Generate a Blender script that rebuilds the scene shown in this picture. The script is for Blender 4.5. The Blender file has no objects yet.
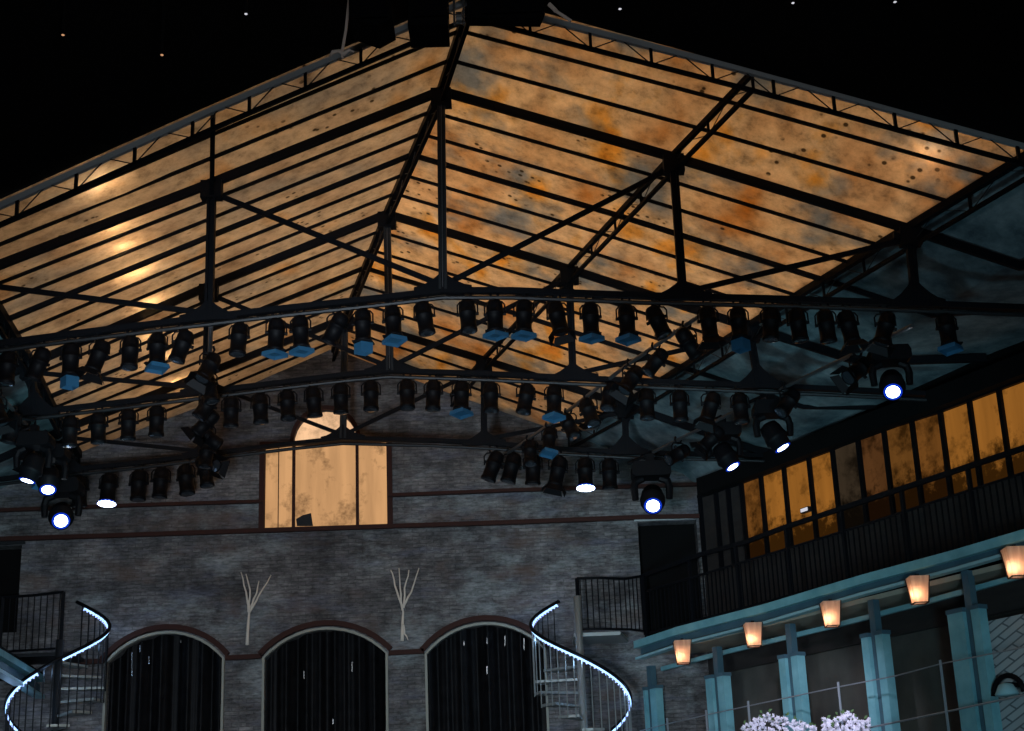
import bpy, bmesh, math, random
from mathutils import Vector, Matrix
random.seed(7)
S = bpy.context.scene
COL = S.collection
R = math.radians
PI = math.pi

# ---------------------------------------------------------------- camera
F, PITCH, ROLL = 1550.0, R(18.4), 0.04
EYE = Vector((0, 0, 1.6))
XW, FW, UW = Vector((1, 0, 0)), Vector((0, math.cos(PITCH), math.sin(PITCH))), Vector((0, -math.sin(PITCH), math.cos(PITCH)))
RT = XW * math.cos(ROLL) - UW * math.sin(ROLL)
UP = UW * math.cos(ROLL) + XW * math.sin(ROLL)
cd = bpy.data.cameras.new('camera'); cam = bpy.data.objects.new('camera', cd); COL.objects.link(cam)
cd.sensor_width = 36; cd.lens = F * 36 / 1024; cd.clip_end = 200
B = -FW
cam.matrix_world = Matrix(((RT.x, UP.x, B.x, EYE.x), (RT.y, UP.y, B.y, EYE.y), (RT.z, UP.z, B.z, EYE.z), (0, 0, 0, 1)))
S.camera = cam

def ray(u, v):
    return FW * F + RT * (u - 512) - UP * (v - 365.5)
def at(u, v, Y):                      # where the sight line meets the cross-hall plane y = Y
    d = ray(u, v); return EYE + d * (Y / d.y)
def atp(u, v, p0, n):                 # where it meets any plane
    d = ray(u, v); return EYE + d * ((p0 - EYE).dot(n) / d.dot(n))
Z = Vector((0, 0, 1))
def lerp(a, b, t): return a + (b - a) * t

# ---------------------------------------------------------------- materials
def mat(name, col=(.5, .5, .5), rough=.6, metal=0, spec=.5, emit=None, estr=0):
    m = bpy.data.materials.new(name); m.use_nodes = True
    b = m.node_tree.nodes['Principled BSDF']
    b.inputs['Base Color'].default_value = (*col, 1); b.inputs['Roughness'].default_value = rough
    b.inputs['Metallic'].default_value = metal; b.inputs['Specular IOR Level'].default_value = spec
    if emit:
        b.inputs['Emission Color'].default_value = (*emit, 1); b.inputs['Emission Strength'].default_value = estr
    return m
class NT:
    def __init__(s, m): s.t = m.node_tree; s.n = s.t.nodes; s.l = s.t.links
    def new(s, kind, **kw):
        x = s.n.new(kind)
        for k, v in kw.items():
            if k in x.inputs: x.inputs[k].default_value = v
            else: setattr(x, k, v)
        return x
    def ln(s, a, b): s.l.new(a, b)
    def coords(s, scale=(1, 1, 1), rot=(0, 0, 0)):
        tc = s.new('ShaderNodeTexCoord'); mp = s.new('ShaderNodeMapping')
        mp.inputs['Scale'].default_value = scale; mp.inputs['Rotation'].default_value = rot
        s.ln(tc.outputs['Object'], mp.inputs['Vector']); return mp.outputs['Vector']
    def noise(s, vec, scale, detail=4, rough=.55):
        x = s.new('ShaderNodeTexNoise'); x.inputs['Scale'].default_value = scale
        x.inputs['Detail'].default_value = detail; x.inputs['Roughness'].default_value = rough
        s.ln(vec, x.inputs['Vector']); return x.outputs['Fac']
    def ramp(s, fac, stops):
        x = s.new('ShaderNodeValToRGB'); e = x.color_ramp.elements
        while len(e) < len(stops): e.new(.5)
        for k, (p, c) in zip(e, stops): k.position = p; k.color = (*c, 1)
        s.ln(fac, x.inputs['Fac']); return x.outputs['Color']
    def mix(s, fac, a, b, mode='MIX'):
        x = s.new('ShaderNodeMix'); x.data_type = 'RGBA'; x.blend_type = mode
        for i, v in ((0, fac), (6, a), (7, b)):
            if isinstance(v, (int, float)): x.inputs[i].default_value = v
            elif isinstance(v, tuple): x.inputs[i].default_value = (*v, 1)
            else: s.ln(v, x.inputs[i])
        return x.outputs[2]
def grey(a): return (a, a, a)

M = {}
M['steel'] = mat('black painted steel', (.004, .0045, .006), .55, 0, .10)
M['railblack'] = mat('black tube', (.008, .009, .010), .45, 0, .22)
M['steel2'] = mat('dark grey steel', (.016, .018, .020), .5, .2, .25)
M['black'] = mat('matt black', (.004, .004, .004), .9, 0, .1)
M['lampblack'] = mat('black lamp housing', (.0032, .0032, .004), .55, 0, .10)
M['pipe'] = mat('worn grey tube', (.10, .105, .11), .35, .6, .5)
M['palesteel'] = mat('pale galvanised steel', (.42, .44, .43), .55, .3, .4)
M['bright'] = mat('bare metal', (.6, .58, .55), .25, .9, .5)
M['rust'] = mat('dark red paint', (.040, .014, .010), .7, 0, .2)
M['rope'] = mat('pale rope', (.85, .68, .55), .8)
M['twig'] = mat('bleached twig', (.68, .60, .50), .8)
M['cream'] = mat('cream arch edge', (.30, .30, .25), .7)
M['glassdark'] = mat('dark lens', (.02, .025, .03), .12, 0, .6)
M['leaf'] = mat('green leaf', (.10, .18, .06), .6)
M['petal'] = mat('lilac white petal', (.80, .76, .88), .6)
M['stair'] = mat('galvanised stair steel', (.26, .28, .27), .45, .4, .5)
M['stairlit'] = mat('stair steel with lit tone', (.34, .35, .31), .5, .4, .4)  # left treads' steel, paler to stand for light falling on them
M['wire'] = mat('thin steel wire', (.30, .33, .36), .4, .5, .5)

def gel():
    m = mat('blue colour filter', (.05, .19, .33), .3)
    n = NT(m); tr = n.new('ShaderNodeBsdfTranslucent'); tr.inputs['Color'].default_value = (.12, .34, .52, 1)
    ms = n.new('ShaderNodeMixShader'); ms.inputs[0].default_value = .5
    n.ln(n.n['Principled BSDF'].outputs[0], ms.inputs[1]); n.ln(tr.outputs[0], ms.inputs[2])
    n.ln(ms.outputs[0], n.n['Material Output'].inputs[0]); return m
M['gel'] = gel()

def roof_skin(nm, stops, gr, seed):
    m = bpy.data.materials.new(nm); m.use_nodes = True
    n = NT(m); v = n.coords(); v2 = n.coords((1, .55, 1))
    base = n.ramp(n.noise(v2, 1.3, 5), stops)
    grime = n.ramp(n.noise(v, .95, 7, .62), [(.51, grey(0)), (.64, grey(gr))])
    c = n.mix(grime, base, (.25, .27, .29))
    fine = n.ramp(n.noise(v, 6, 8, .78), [(.32, grey(.50)), (.48, grey(.92)), (.68, grey(1.22))])
    c = n.mix(1.0, c, fine, 'MULTIPLY')
    vo = n.new('ShaderNodeTexVoronoi'); vo.inputs['Scale'].default_value = 8; n.ln(v, vo.inputs['Vector'])
    clus = n.ramp(n.noise(v, 1.1, 2), [(.57, grey(0)), (.62, grey(1))])
    sp = n.ramp(vo.outputs['Distance'], [(.16, grey(1)), (.26, grey(0))])
    sp = n.mix(1.0, sp, clus, 'MULTIPLY')
    c = n.mix(sp, c, (.07, .05, .03))
    tr = n.new('ShaderNodeBsdfTranslucent'); n.ln(c, tr.inputs['Color'])
    pb = n.n['Principled BSDF']; n.ln(c, pb.inputs['Base Color']); pb.inputs['Roughness'].default_value = .35
    pb.inputs['Specular IOR Level'].default_value = .3
    ms = n.new('ShaderNodeMixShader'); ms.inputs[0].default_value = .72
    n.ln(pb.outputs[0], ms.inputs[1]); n.ln(tr.outputs[0], ms.inputs[2]); n.ln(ms.outputs[0], n.n['Material Output'].inputs[0])
    return m
M['skin'] = roof_skin('stained tan translucent roofing', [(.28, (.37, .27, .19)), (.43, (.48, .38, .29)), (.58, (.53, .43, .33)), (.74, (.50, .33, .18))], .35, 0)
M['skin2'] = roof_skin('stained orange translucent roofing', [(.27, (.50, .26, .08)), (.42, (.56, .40, .26)), (.56, (.62, .48, .34)), (.66, (.62, .38, .13)), (.76, (.54, .24, .06))], .85, 3)

def aisle():
    m = mat('blue green painted boards', (.1, .14, .15), .8)
    n = NT(m); v = n.coords()
    c = n.ramp(n.noise(v, 2.2, 8, .68), [(.34, (.035, .06, .07)), (.50, (.11, .155, .165)), (.66, (.22, .27, .27))])
    n.ln(c, n.n['Principled BSDF'].inputs['Base Color']); return m
M['aisle'] = aisle()

def brick(name, a, b, mortar, sx=1, bump=.5, rot=(R(90), 0, 0), stain=True):
    m = mat(name, a, .85, 0, .25); n = NT(m); v = n.coords((1, 1, 1), rot)
    br = n.new('ShaderNodeTexBrick'); n.ln(v, br.inputs['Vector'])
    br.inputs['Color1'].default_value = (*a, 1); br.inputs['Color2'].default_value = (*b, 1); br.inputs['Mortar'].default_value = (*mortar, 1)
    br.inputs['Scale'].default_value = sx; br.inputs['Mortar Size'].default_value = .008
    br.inputs['Brick Width'].default_value = .22 if stain else .24; br.inputs['Row Height'].default_value = .058 if stain else .075
    c = br.outputs['Color']
    if stain:
        o = n.coords()
        st = n.ramp(n.noise(o, 1.1, 10, .68), [(.34, grey(.34)), (.5, grey(.80)), (.66, grey(1.6))])
        c = n.mix(1.0, c, st, 'MULTIPLY')
        pt = n.ramp(n.noise(n.coords((.7, 1, 1.2)), 1.3, 9, .66), [(.52, grey(0)), (.66, grey(.85))])
        c = n.mix(pt, c, (.24, .26, .26))
        bl = n.ramp(n.noise(n.coords((.5, 1, 2.2)), 2.4, 6, .6), [(.52, grey(0)), (.70, grey(.5))])
        c = n.mix(bl, c, (.13, .14, .19))
        gt = n.ramp(n.noise(n.coords((3, 1, 12)), 2.6, 8, .75), [(.34, grey(.45)), (.52, grey(1)), (.70, grey(1.5))])
        c = n.mix(1.0, c, gt, 'MULTIPLY')
        rd = n.ramp(n.noise(n.coords((.8, 1, 1.6)), 1.2, 5), [(.56, grey(0)), (.72, grey(.55))])
        c = n.mix(rd, c, (.14, .085, .06))
    n.ln(c, n.n['Principled BSDF'].inputs['Base Color'])
    bp = n.new('ShaderNodeBump'); bp.inputs['Strength'].default_value = bump; bp.inputs['Distance'].default_value = .02
    n.ln(br.outputs['Fac'], bp.inputs['Height']); bp.invert = True
    n.ln(bp.outputs[0], n.n['Principled BSDF'].inputs['Normal']); return m
M['brick'] = brick('old grey brick', (.175, .168, .164), (.115, .108, .110), (.105, .102, .100))
M['whitebrick'] = brick('white painted slanting brick', (.36, .39, .39), (.31, .34, .35), (.12, .14, .15), 1, .5, (R(90), 0, R(40)), False)

def noisy(name, a, b, scale, rough=.7, metal=0, stretch=(1, 1, 1), spec=.5):
    m = mat(name, a, rough, metal, spec); n = NT(m)
    c = n.ramp(n.noise(n.coords(stretch), scale, 6, .6), [(.32, a), (.68, b)])
    n.ln(c, n.n['Principled BSDF'].inputs['Base Color']); return m
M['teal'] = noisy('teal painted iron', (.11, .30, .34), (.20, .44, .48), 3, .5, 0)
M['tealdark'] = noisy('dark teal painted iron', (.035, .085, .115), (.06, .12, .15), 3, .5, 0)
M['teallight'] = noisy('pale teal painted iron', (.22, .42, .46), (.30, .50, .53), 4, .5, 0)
M['panelwall'] = noisy('dark olive plaster', (.045, .045, .038), (.085, .085, .07), 1.6, .85)
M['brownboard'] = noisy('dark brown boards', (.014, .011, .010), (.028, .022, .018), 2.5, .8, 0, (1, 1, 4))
M['soffit'] = noisy('pale soffit boards', (.30, .27, .21), (.42, .37, .28), 2, .7)
M['darkfloor'] = noisy('dark stage floor', (.02, .02, .022), (.04, .04, .042), 1.2, .6)
M['velvet'] = noisy('black velvet', (.0025, .0025, .003), (.008, .008, .009), 7, .5, 0, (1, 1, 1), .10)

def dirty_pane(name, col, strength, seed, dirt=.5):
    m = bpy.data.materials.new(name); m.use_nodes = True; n = NT(m)
    tc = n.new('ShaderNodeTexCoord'); mp = n.new('ShaderNodeMapping'); mp.inputs['Location'].default_value = (seed * 3.1, seed * 1.7, seed * .9)
    n.ln(tc.outputs['Object'], mp.inputs['Vector']); v = mp.outputs['Vector']
    mp2 = n.new('ShaderNodeMapping'); mp2.inputs['Scale'].default_value = (1.5, 1.5, .18); n.ln(v, mp2.inputs['Vector'])
    st = n.ramp(n.noise(mp2.outputs['Vector'], 3.2, 4), [(.3, tuple(x * .72 for x in col)), (.65, col)])
    bl = n.ramp(n.noise(v, 2.3, 7, .68), [(.55 - .10 * dirt, grey(0)), (.74 - .14 * dirt, grey(1))])
    # the sheet darkens towards the sill, with a lumpy edge
    gz = n.new('ShaderNodeSeparateXYZ'); n.ln(tc.outputs['Generated'], gz.inputs[0])
    ad = n.new('ShaderNodeMath'); ad.operation = 'MULTIPLY_ADD'; ad.inputs[1].default_value = 1.15; n.ln(n.noise(v, 4.2, 9, .74), ad.inputs[0]); n.ln(gz.outputs[2], ad.inputs[2])
    tide = n.ramp(ad.outputs[0], [(.62 + .26 * dirt, grey(1)), (.86 + .34 * dirt, grey(0))]) if dirt > .4 else n.ramp(ad.outputs[0], [(.0, grey(0)), (1, grey(0))])
    c = n.mix(bl, st, tuple(x * .22 for x in col))
    c = n.mix(tide, c, tuple(x * .10 for x in col))
    em = n.new('ShaderNodeEmission'); em.inputs['Strength'].default_value = strength * (.74 if dirt > .4 else 1); n.ln(c, em.inputs['Color'])
    n.ln(em.outputs[0], n.n['Material Output'].inputs[0]); return m
def glow(name, col, s):
    m = bpy.data.materials.new(name); m.use_nodes = True; n = NT(m)
    em = n.new('ShaderNodeEmission'); em.inputs['Color'].default_value = (*col, 1); em.inputs['Strength'].default_value = s
    n.ln(em.outputs[0], n.n['Material Output'].inputs[0]); return m
M['white_lens'] = glow('lit white lens', (.82, .95, 1), 9)
M['blue_halo'] = glow('blue lens halo glow', (.01, .07, 1), .55)  # glowing ring stands in for the soft halo around lit lenses
M['warm_glint'] = glow('small warm glint', (1, .50, .25), .6)
M['glint'] = glow('small pale glint', (.9, .9, 1), .7)
M['led'] = glow('led strip', (.33, .58, 1), 2.4)
M['bead'] = glow('led bead', (.35, .45, 1), 2.2)
M['bulb'] = glow('warm bulb', (1, .62, .28), 3)
def shade():
    m = bpy.data.materials.new('paper lantern shade'); m.use_nodes = True; n = NT(m)
    v = n.coords((14, 14, .3)); c = n.ramp(n.noise(v, 1.2, 3), [(.35, (.72, .48, .37)), (.65, (.92, .72, .58))])
    tr = n.new('ShaderNodeBsdfTranslucent'); n.ln(c, tr.inputs['Color'])
    df = n.new('ShaderNodeBsdfDiffuse'); n.ln(c, df.inputs['Color'])
    ms = n.new('ShaderNodeMixShader'); ms.inputs[0].default_value = .7
    n.ln(df.outputs[0], ms.inputs[1]); n.ln(tr.outputs[0], ms.inputs[2]); n.ln(ms.outputs[0], n.n['Material Output'].inputs[0]); return m
M['shade'] = shade()

# ---------------------------------------------------------------- mesh building
class MB:
    def __init__(s): s.v = []; s.f = []
    def add(s, vs, fs):
        k = len(s.v); s.v += [Vector(x) for x in vs]; s.f += [tuple(i + k for i in f) for f in fs]; return s
    def box(s, c, d):
        c = Vector(c); x, y, z = (k / 2 for k in d)
        vs = [c + Vector((a * x, b * y, e * z)) for a in (-1, 1) for b in (-1, 1) for e in (-1, 1)]
        return s.add(vs, [(0, 1, 3, 2), (4, 6, 7, 5), (0, 4, 5, 1), (2, 3, 7, 6), (0, 2, 6, 4), (1, 5, 7, 3)])
    def bar(s, p, q, w, h, up=Z):           # oriented box from p to q, w sideways, h along up
        return s.sweep([p, q], w, h, up)
    def sweep(s, pts, w, h, up=Z):          # rectangular section swept along a polyline
        pts = [Vector(p) for p in pts]; ring = []
        for i, p in enumerate(pts):
            t = (pts[min(i + 1, len(pts) - 1)] - pts[max(i - 1, 0)]).normalized()
            a = t.cross(up)
            if a.length < 1e-4: a = t.cross(Vector((0, 1, 0)))
            a.normalize(); b = a.cross(t).normalized()
            ring += [p + a * (x * w / 2) + b * (y * h / 2) for x, y in ((-1, -1), (1, -1), (1, 1), (-1, 1))]
        fs = [(3, 2, 1, 0)]
        for i in range(len(pts) - 1):
            for j in range(4): fs.append((i * 4 + j, i * 4 + (j + 1) % 4, i * 4 + 4 + (j + 1) % 4, i * 4 + 4 + j))
        e = (len(pts) - 1) * 4; fs.append((e, e + 1, e + 2, e + 3))
        return s.add(ring, fs)
    def tube(s, pts, r, n=8):
        pts = [Vector(p) for p in pts]; ring = []; rr = r if isinstance(r, (list, tuple)) else [r] * len(pts)
        a = None
        for i, p in enumerate(pts):
            t = (pts[min(i + 1, len(pts) - 1)] - pts[max(i - 1, 0)]).normalized()
            if a is None:
                a = t.cross(Z if abs(t.z) < .9 else Vector((1, 0, 0)))
            else: a = a - t * a.dot(t)
            a.normalize(); b = t.cross(a)
            ring += [p + (a * math.cos(2 * PI * k / n) + b * math.sin(2 * PI * k / n)) * rr[i] for k in range(n)]
        fs = [tuple(reversed(range(n)))]
        for i in range(len(pts) - 1):
            for j in range(n): fs.append((i * n + j, i * n + (j + 1) % n, i * n + n + (j + 1) % n, i * n + n + j))
        e = (len(pts) - 1) * n; fs.append(tuple(range(e, e + n)))
        return s.add(ring, fs)
    def lathe(s, prof, n=14, o=(0, 0, 0)):
        o = Vector(o); vs = []; fs = []
        for r, z in prof: vs += [o + Vector((r * math.cos(2 * PI * k / n), r * math.sin(2 * PI * k / n), z)) for k in range(n)]
        for i in range(len(prof) - 1):
            for j in range(n): fs.append((i * n + j, i * n + (j + 1) % n, i * n + n + (j + 1) % n, i * n + n + j))
        fs.append(tuple(reversed(range(n)))); e = (len(prof) - 1) * n; fs.append(tuple(range(e, e + n)))
        return s.add(vs, fs)
    def prism(s, poly, d):                  # polygon extruded by vector d
        poly = [Vector(p) for p in poly]; d = Vector(d); n = len(poly)
        fs = [tuple(range(n)), tuple(reversed(range(n, 2 * n)))] + [(i, i + n, (i + 1) % n + n, (i + 1) % n) for i in range(n)]
        return s.add(poly + [p + d for p in poly], fs)
    def holes(s, outer, hs, Y, th):         # upright plate in the plane y = Y with holes; (x, z) outlines
        bm = bmesh.new(); es = []
        for loop in [outer] + hs:
            vs = [bm.verts.new((x, Y, z)) for x, z in loop]
            es += [bm.edges.new((vs[i], vs[(i + 1) % len(vs)])) for i in range(len(vs))]
        bmesh.ops.triangle_fill(bm, use_beauty=True, edges=es, normal=(0, -1, 0))
        r = bmesh.ops.extrude_face_region(bm, geom=bm.faces[:])
        bmesh.ops.translate(bm, verts=[g for g in r['geom'] if isinstance(g, bmesh.types.BMVert)], vec=(0, th, 0))
        bm.verts.index_update()
        s.add([v.co.copy() for v in bm.verts], [tuple(v.index for v in f.verts) for f in bm.faces]); bm.free(); return s
    def build(s, name, m, parent=None, smooth=False, local=True):
        off = Vector((0, 0, 0)); q = parent
        while q is not None:
            if q.type == 'EMPTY': off = off + q.location
            q = q.parent
        me = bpy.data.meshes.new(name); me.from_pydata([v - off for v in s.v], [], s.f)
        bm = bmesh.new(); bm.from_mesh(me); bmesh.ops.recalc_face_normals(bm, faces=bm.faces[:]); bm.to_mesh(me); bm.free()
        if smooth:
            for p in me.polygons: p.use_smooth = True
        me.materials.append(m if not isinstance(m, str) else M[m])
        o = bpy.data.objects.new(name, me); COL.objects.link(o)
        if parent is not None: o.parent = parent
        return o
def tag(o, label=None, cat=None, group=None, kind=None):
    for k, v in (('label', label), ('category', cat), ('group', group), ('kind', kind)):
        if v: o[k] = v
    return o
def thing(name, label, cat, loc, group=None):
    o = bpy.data.objects.new(name, None); COL.objects.link(o); o.location = loc; o.empty_display_size = .1
    return tag(o, label, cat, group)
def struct(o): o['kind'] = 'structure'; return o
def copy_tree(o, parent=None):
    c = o.copy(); COL.objects.link(c)
    if parent is not None: c.parent = parent
    for ch in list(o.children): copy_tree(ch, c)
    return c
ORD = ['first', 'second', 'third', 'fourth', 'fifth', 'sixth', 'seventh', 'eighth', 'ninth', 'tenth', 'eleventh', 'twelfth', 'thirteenth', 'fourteenth',
       'fifteenth', 'sixteenth', 'seventeenth', 'eighteenth', 'nineteenth', 'twentieth', 'twenty-first', 'twenty-second', 'twenty-third', 'twenty-fourth',
       'twenty-fifth', 'twenty-sixth', 'twenty-seventh', 'twenty-eighth', 'twenty-ninth', 'thirtieth']

# ---------------------------------------------------------------- roof frame: profiles in the cross-hall planes
YE, Y1, Y2, Y3, D = 13.72, 15.0, 18.2, 21.9, 23.6
# per plane: left wall, left eave, left mid, ridge, right mid, right eave, right wall
PX = {
    'E': (YE, [(-330, 352), (-60, 236), (213, 113), (470, 3), (752, 75), (1036, 152), (1330, 242)]),
    '1': (Y1, [(-260, 368), (-24, 274), (212, 183), (441, 91), (673, 157), (909, 229), (1140, 306)]),
    '2': (Y2, [(-130, 440), (31, 364), (209, 286), (387, 214), (569, 269), (749, 327), (930, 384)]),
    '3': (Y3, [(-55, 484), (63, 430), (203, 375), (345, 318), (484, 360), (625, 405), (762, 452)]),
    'W': (D, [(-40, 512), (80, 457), (200, 411), (333, 353), (450, 398), (566, 438), (700, 484)]),
}
NODE = {k: [at(u, v, Y) for u, v in L] for k, (Y, L) in PX.items()}
KEYS = ['E', '1', '2', '3', 'W']
# towards the right wall the roof flattens: a kink, then the wall head
_c = at(700, 520, D); _d = ray(-420, 920); _d.z = 0; _d.normalize(); _n = Vector((_d.y, -_d.x, 0))
_A, _B = atp(742, 470, _c, _n), atp(1024, 345, _c, _n)
for k, xk in zip(KEYS, (6.5, 5.3, 4.3, 3.5, 2.6)):
    L = NODE[k]; Yk = PX[k][0]
    L[6] = L[5].lerp(L[6], (xk - L[5].x) / (L[6].x - L[5].x))
    L.append(Vector((_c.x + _d.x * (Yk - _c.y) / _d.y, Yk, lerp(_A.z, _B.z, (Yk - _A.y) / (_B.y - _A.y)))))
LIFT = Vector((0, 0, .075))

def sheet(i, j, name, m, raise_=LIFT, keys=KEYS):
    mb = MB(); vs = []; fs = []; n = len(keys); w = j - i + 1
    def nd(k, q):
        L = NODE[k]; return L[1].lerp(L[0], 1.9) if q == 0 else L[6].lerp(L[7], 1.2) if q == 7 else L[q]
    for lay in (0, 1):
        for k in keys:
            vs += [nd(k, q) + raise_ + Vector((0, 0, .03 * lay)) for q in range(i, j + 1)]
    for r in range(n - 1):
        for c in range(w - 1):
            a = r * w + c; b = n * w
            fs += [(a, a + 1, a + w + 1, a + w), (a + b, a + b + w, a + b + w + 1, a + b + 1)]
    for r in range(n - 1):
        for c in (0, w - 1):
            a = r * w + c; fs.append((a, a + w, a + w + n * w, a + n * w))
    for c in range(w - 1):
        for r in (0, n - 1):
            a = r * w + c; fs.append((a, a + 1, a + 1 + n * w, a + n * w))
    return struct(mb.add(vs, fs).build(name, m))
sheet(1, 3, 'ceiling', 'skin'); sheet(3, 5, 'ceiling.001', 'skin2')
sheet(0, 1, 'ceiling.002', 'aisle'); sheet(5, 7, 'ceiling.003', 'aisle')
# unlit roof over the audience, in front of the edge girder
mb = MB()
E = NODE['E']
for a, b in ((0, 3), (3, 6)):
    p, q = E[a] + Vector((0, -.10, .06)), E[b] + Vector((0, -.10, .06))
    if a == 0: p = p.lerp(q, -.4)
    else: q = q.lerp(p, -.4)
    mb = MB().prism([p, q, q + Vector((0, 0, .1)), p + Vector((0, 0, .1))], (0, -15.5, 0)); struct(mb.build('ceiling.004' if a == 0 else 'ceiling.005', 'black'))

# ---- trusses
def hump(c, w, h, Y, th, flip=1):          # curved node plate outline sitting on a chord
    pts = []
    for k in range(9):
        t = -1 + k / 4; pts.append(Vector((c.x + t * w, Y, c.z + flip * h * (1 - abs(t)) ** 1.7 * 1.0)))
    pts[0].z -= flip * .0; pts.append(Vector((c.x + w, Y, c.z - flip * .06))); pts.append(Vector((c.x - w, Y, c.z - flip * .06)))
    return MB().prism([p - Vector((0, th / 2, 0)) for p in pts], (0, th, 0))
CH = {
    '1': [(-60, 352), (75, 334), (190, 320), (256, 312), (384, 298), (443, 291), (512, 291), (640, 296), (768, 299), (915, 304), (1024, 308), (1120, 312)],
    '2': [(-60, 424), (40, 412), (133, 401), (238, 388), (345, 375), (390, 371), (484, 374), (573, 378), (660, 382), (760, 386), (830, 389), (925, 394)],
    '3': [(-20, 482), (87, 468), (134, 463.5), (183, 457.5), (224, 452), (290, 444), (343, 438.5), (430, 440.5), (484, 443), (560, 449), (626, 452.5), (736, 455), (765, 456)],
}
BOT = {'1': [(-24, 346), (209, 318), (443, 290), (683, 297), (916, 304)], '2': [(34, 413), (206, 392), (390, 371), (573, 378), (759, 386)],
       '3': [(66, 471), (204, 455), (343, 438.5), (484, 443), (626, 452.5)]}
NAMES = {'1': 'front', '2': 'middle', '3': 'rear'}
SC = {'1': 1.0, '2': 1.05, '3': 1.08}
for k in '123':
    Y = PX[k][0]; N = NODE[k]; s = SC[k]
    bot = [at(u, v, Y) for u, v in BOT[k]]
    t = thing('roof_truss', {'1': 'widest black iron roof truss, at the front, carrying the longest lamp row', '2': 'black iron roof truss in the middle of the three across the hall',
              '3': 'black iron roof truss at the rear, crossing in front of the gable window'}[k], 'roof truss', N[3], 'iron roof trusses')
    MB().sweep([N[0], N[1], N[2], N[3]], .055, .095 * s).build('rafter', 'steel', t)
    MB().sweep([N[3], N[4], N[5], N[6], N[6].lerp(N[7], .93)], .055, .095 * s).build('rafter', 'steel', t)
    MB().sweep([at(u, v, Y) for u, v in CH[k]], .08, .06).build('bottom_chord', 'steel', t)
    MB().tube([at(u, v, Y) + Vector((0, -.03, -.085)) for u, v in CH[k]], .026).build('lamp_rail', 'railblack', t)
    for i in range(5):
        a, b = N[i + 1], bot[i]
        w = .070 * s
        h = []                                   # H-section upright
        for x, y in ((-1, -1), (-.36, -1), (-.36, -.2), (.36, -.2), (.36, -1), (1, -1), (1, 1), (.36, 1), (.36, .2), (-.36, .2), (-.36, 1), (-1, 1)):
            h.append(Vector((b.x + x * w * .62, Y + y * w * .6, b.z)))
        MB().prism(h, a - b).build('post', 'steel2' if i == 2 else 'steel', t)
        if i == 2 and k in '12': MB().bar(b + Vector((0, -w * .62, .02)), a + Vector((0, -w * .62, -.1)), .009, .012, Vector((0, 1, 0))).build('cable', 'pipe', t)  # pale strip put in for the light line between the paired bars
        if i in (1, 2, 3): hump(b + Vector((0, 0, .03)), .30 * s, .17 * s, Y, .07).build('gusset', 'steel', t)
        else: hump(b + Vector((0, 0, .03)), .30 * s, .26 * s, Y, .07).build('gusset', 'steel', t)
        MB().box(a + Vector((0, 0, -.09 * s)), (.22 * s, .13, .2 * s)).build('node_plate', 'steel', t)
        if i in (0, 4):
            hump(a + Vector((0, 0, -.10)), .17 * s, .24 * s, Y, .06, -1).build('gusset', 'steel', t)
    for i, j in ((2, 1), (1, 0), (2, 3), (3, 4)):
        a = bot[i] + Vector((0, .03, .06)); b = N[j + 1] + Vector((0, .03, -.10)); MB().bar(a, b, .03, .055).build('tie_rod', 'steel', t)

# ---- edge girder (lattice) at the front edge of the lit roof
def girder(i, j, label):
    t = thing('edge_girder', label, 'girder', E[i], 'lattice girders along the front roof edge')
    pts = [E[q] + Vector((0, -.05, .0)) for q in range(i, j + 1)]
    low = [p + Vector((0, 0, -.205)) for p in pts]
    MB().sweep(pts, .05, .06).build('top_chord', 'palesteel', t)
    MB().sweep(low, .04, .04).build('bottom_chord', 'steel', t)
    P = []; n = 28
    for q in range(n + 1):
        f = q / n * (len(pts) - 1); a = min(int(f), len(pts) - 2)
        P.append((pts[a].lerp(pts[a + 1], f - a), low[a].lerp(low[a + 1], f - a)))
    web = []
    for q, (a, b) in enumerate(P):
        if q % 2 == 0: MB().bar(a, b, .03, .04).build('upright', 'steel', t)
    for q, (a, b) in enumerate(P): web.append(b if q % 2 == 0 else a)
    MB().tube(web, .008, 5).build('web', 'steel2', t)
girder(0, 3, 'pale topped lattice girder on the left half of the front roof edge')
girder(3, 6, 'pale topped lattice girder on the right half of the front roof edge')

# ---- lengthwise lattice purlins
def purlin(idx, label, depth, w, h):
    pts = [NODE[k][idx] + Vector((0, 0, .02)) for k in KEYS]; pts[-1] = pts[-2].lerp(pts[-1], .955)
    t = thing('lattice_purlin', label, 'purlin', pts[0], 'lattice purlins running down the roof')
    MB().sweep(pts, w, h).build('top_chord', 'steel', t)
    low = [p - Vector((0, 0, depth)) for p in pts]
    MB().sweep(low, .045, .035).build('bottom_chord', 'steel', t)
    n = 26; P = []
    tot = [0]
    for a, b in zip(pts, pts[1:]): tot.append(tot[-1] + (b - a).length)
    for q in range(n + 1):
        d = tot[-1] * q / n; a = max(x for x in range(len(pts) - 1) if tot[x] <= d + 1e-6); f = (d - tot[a]) / (tot[a + 1] - tot[a])
        P.append((pts[a].lerp(pts[a + 1], f), low[a].lerp(low[a + 1], f)))
    for q, (a, b) in enumerate(P):
        if q % 2 == 0: MB().bar(a, b, .028, .03).build('upright', 'steel', t)
    MB().tube([b if q % 2 == 0 else a for q, (a, b) in enumerate(P)], .006, 5).build('web', 'pipe' if idx == 3 else 'steel2', t)
purlin(1, 'dark lattice purlin along the left eave of the lit roof', .20, .09, .10)
purlin(2, 'dark lattice purlin up the middle of the left roof slope', .18, .05, .07)
purlin(3, 'dark lattice purlin under the roof ridge', .17, .075, .08)
purlin(4, 'dark lattice purlin up the middle of the right roof slope', .18, .05, .06)
purlin(5, 'dark lattice purlin along the right eave beside the blue-green ceiling', .22, .07, .08)

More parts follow.
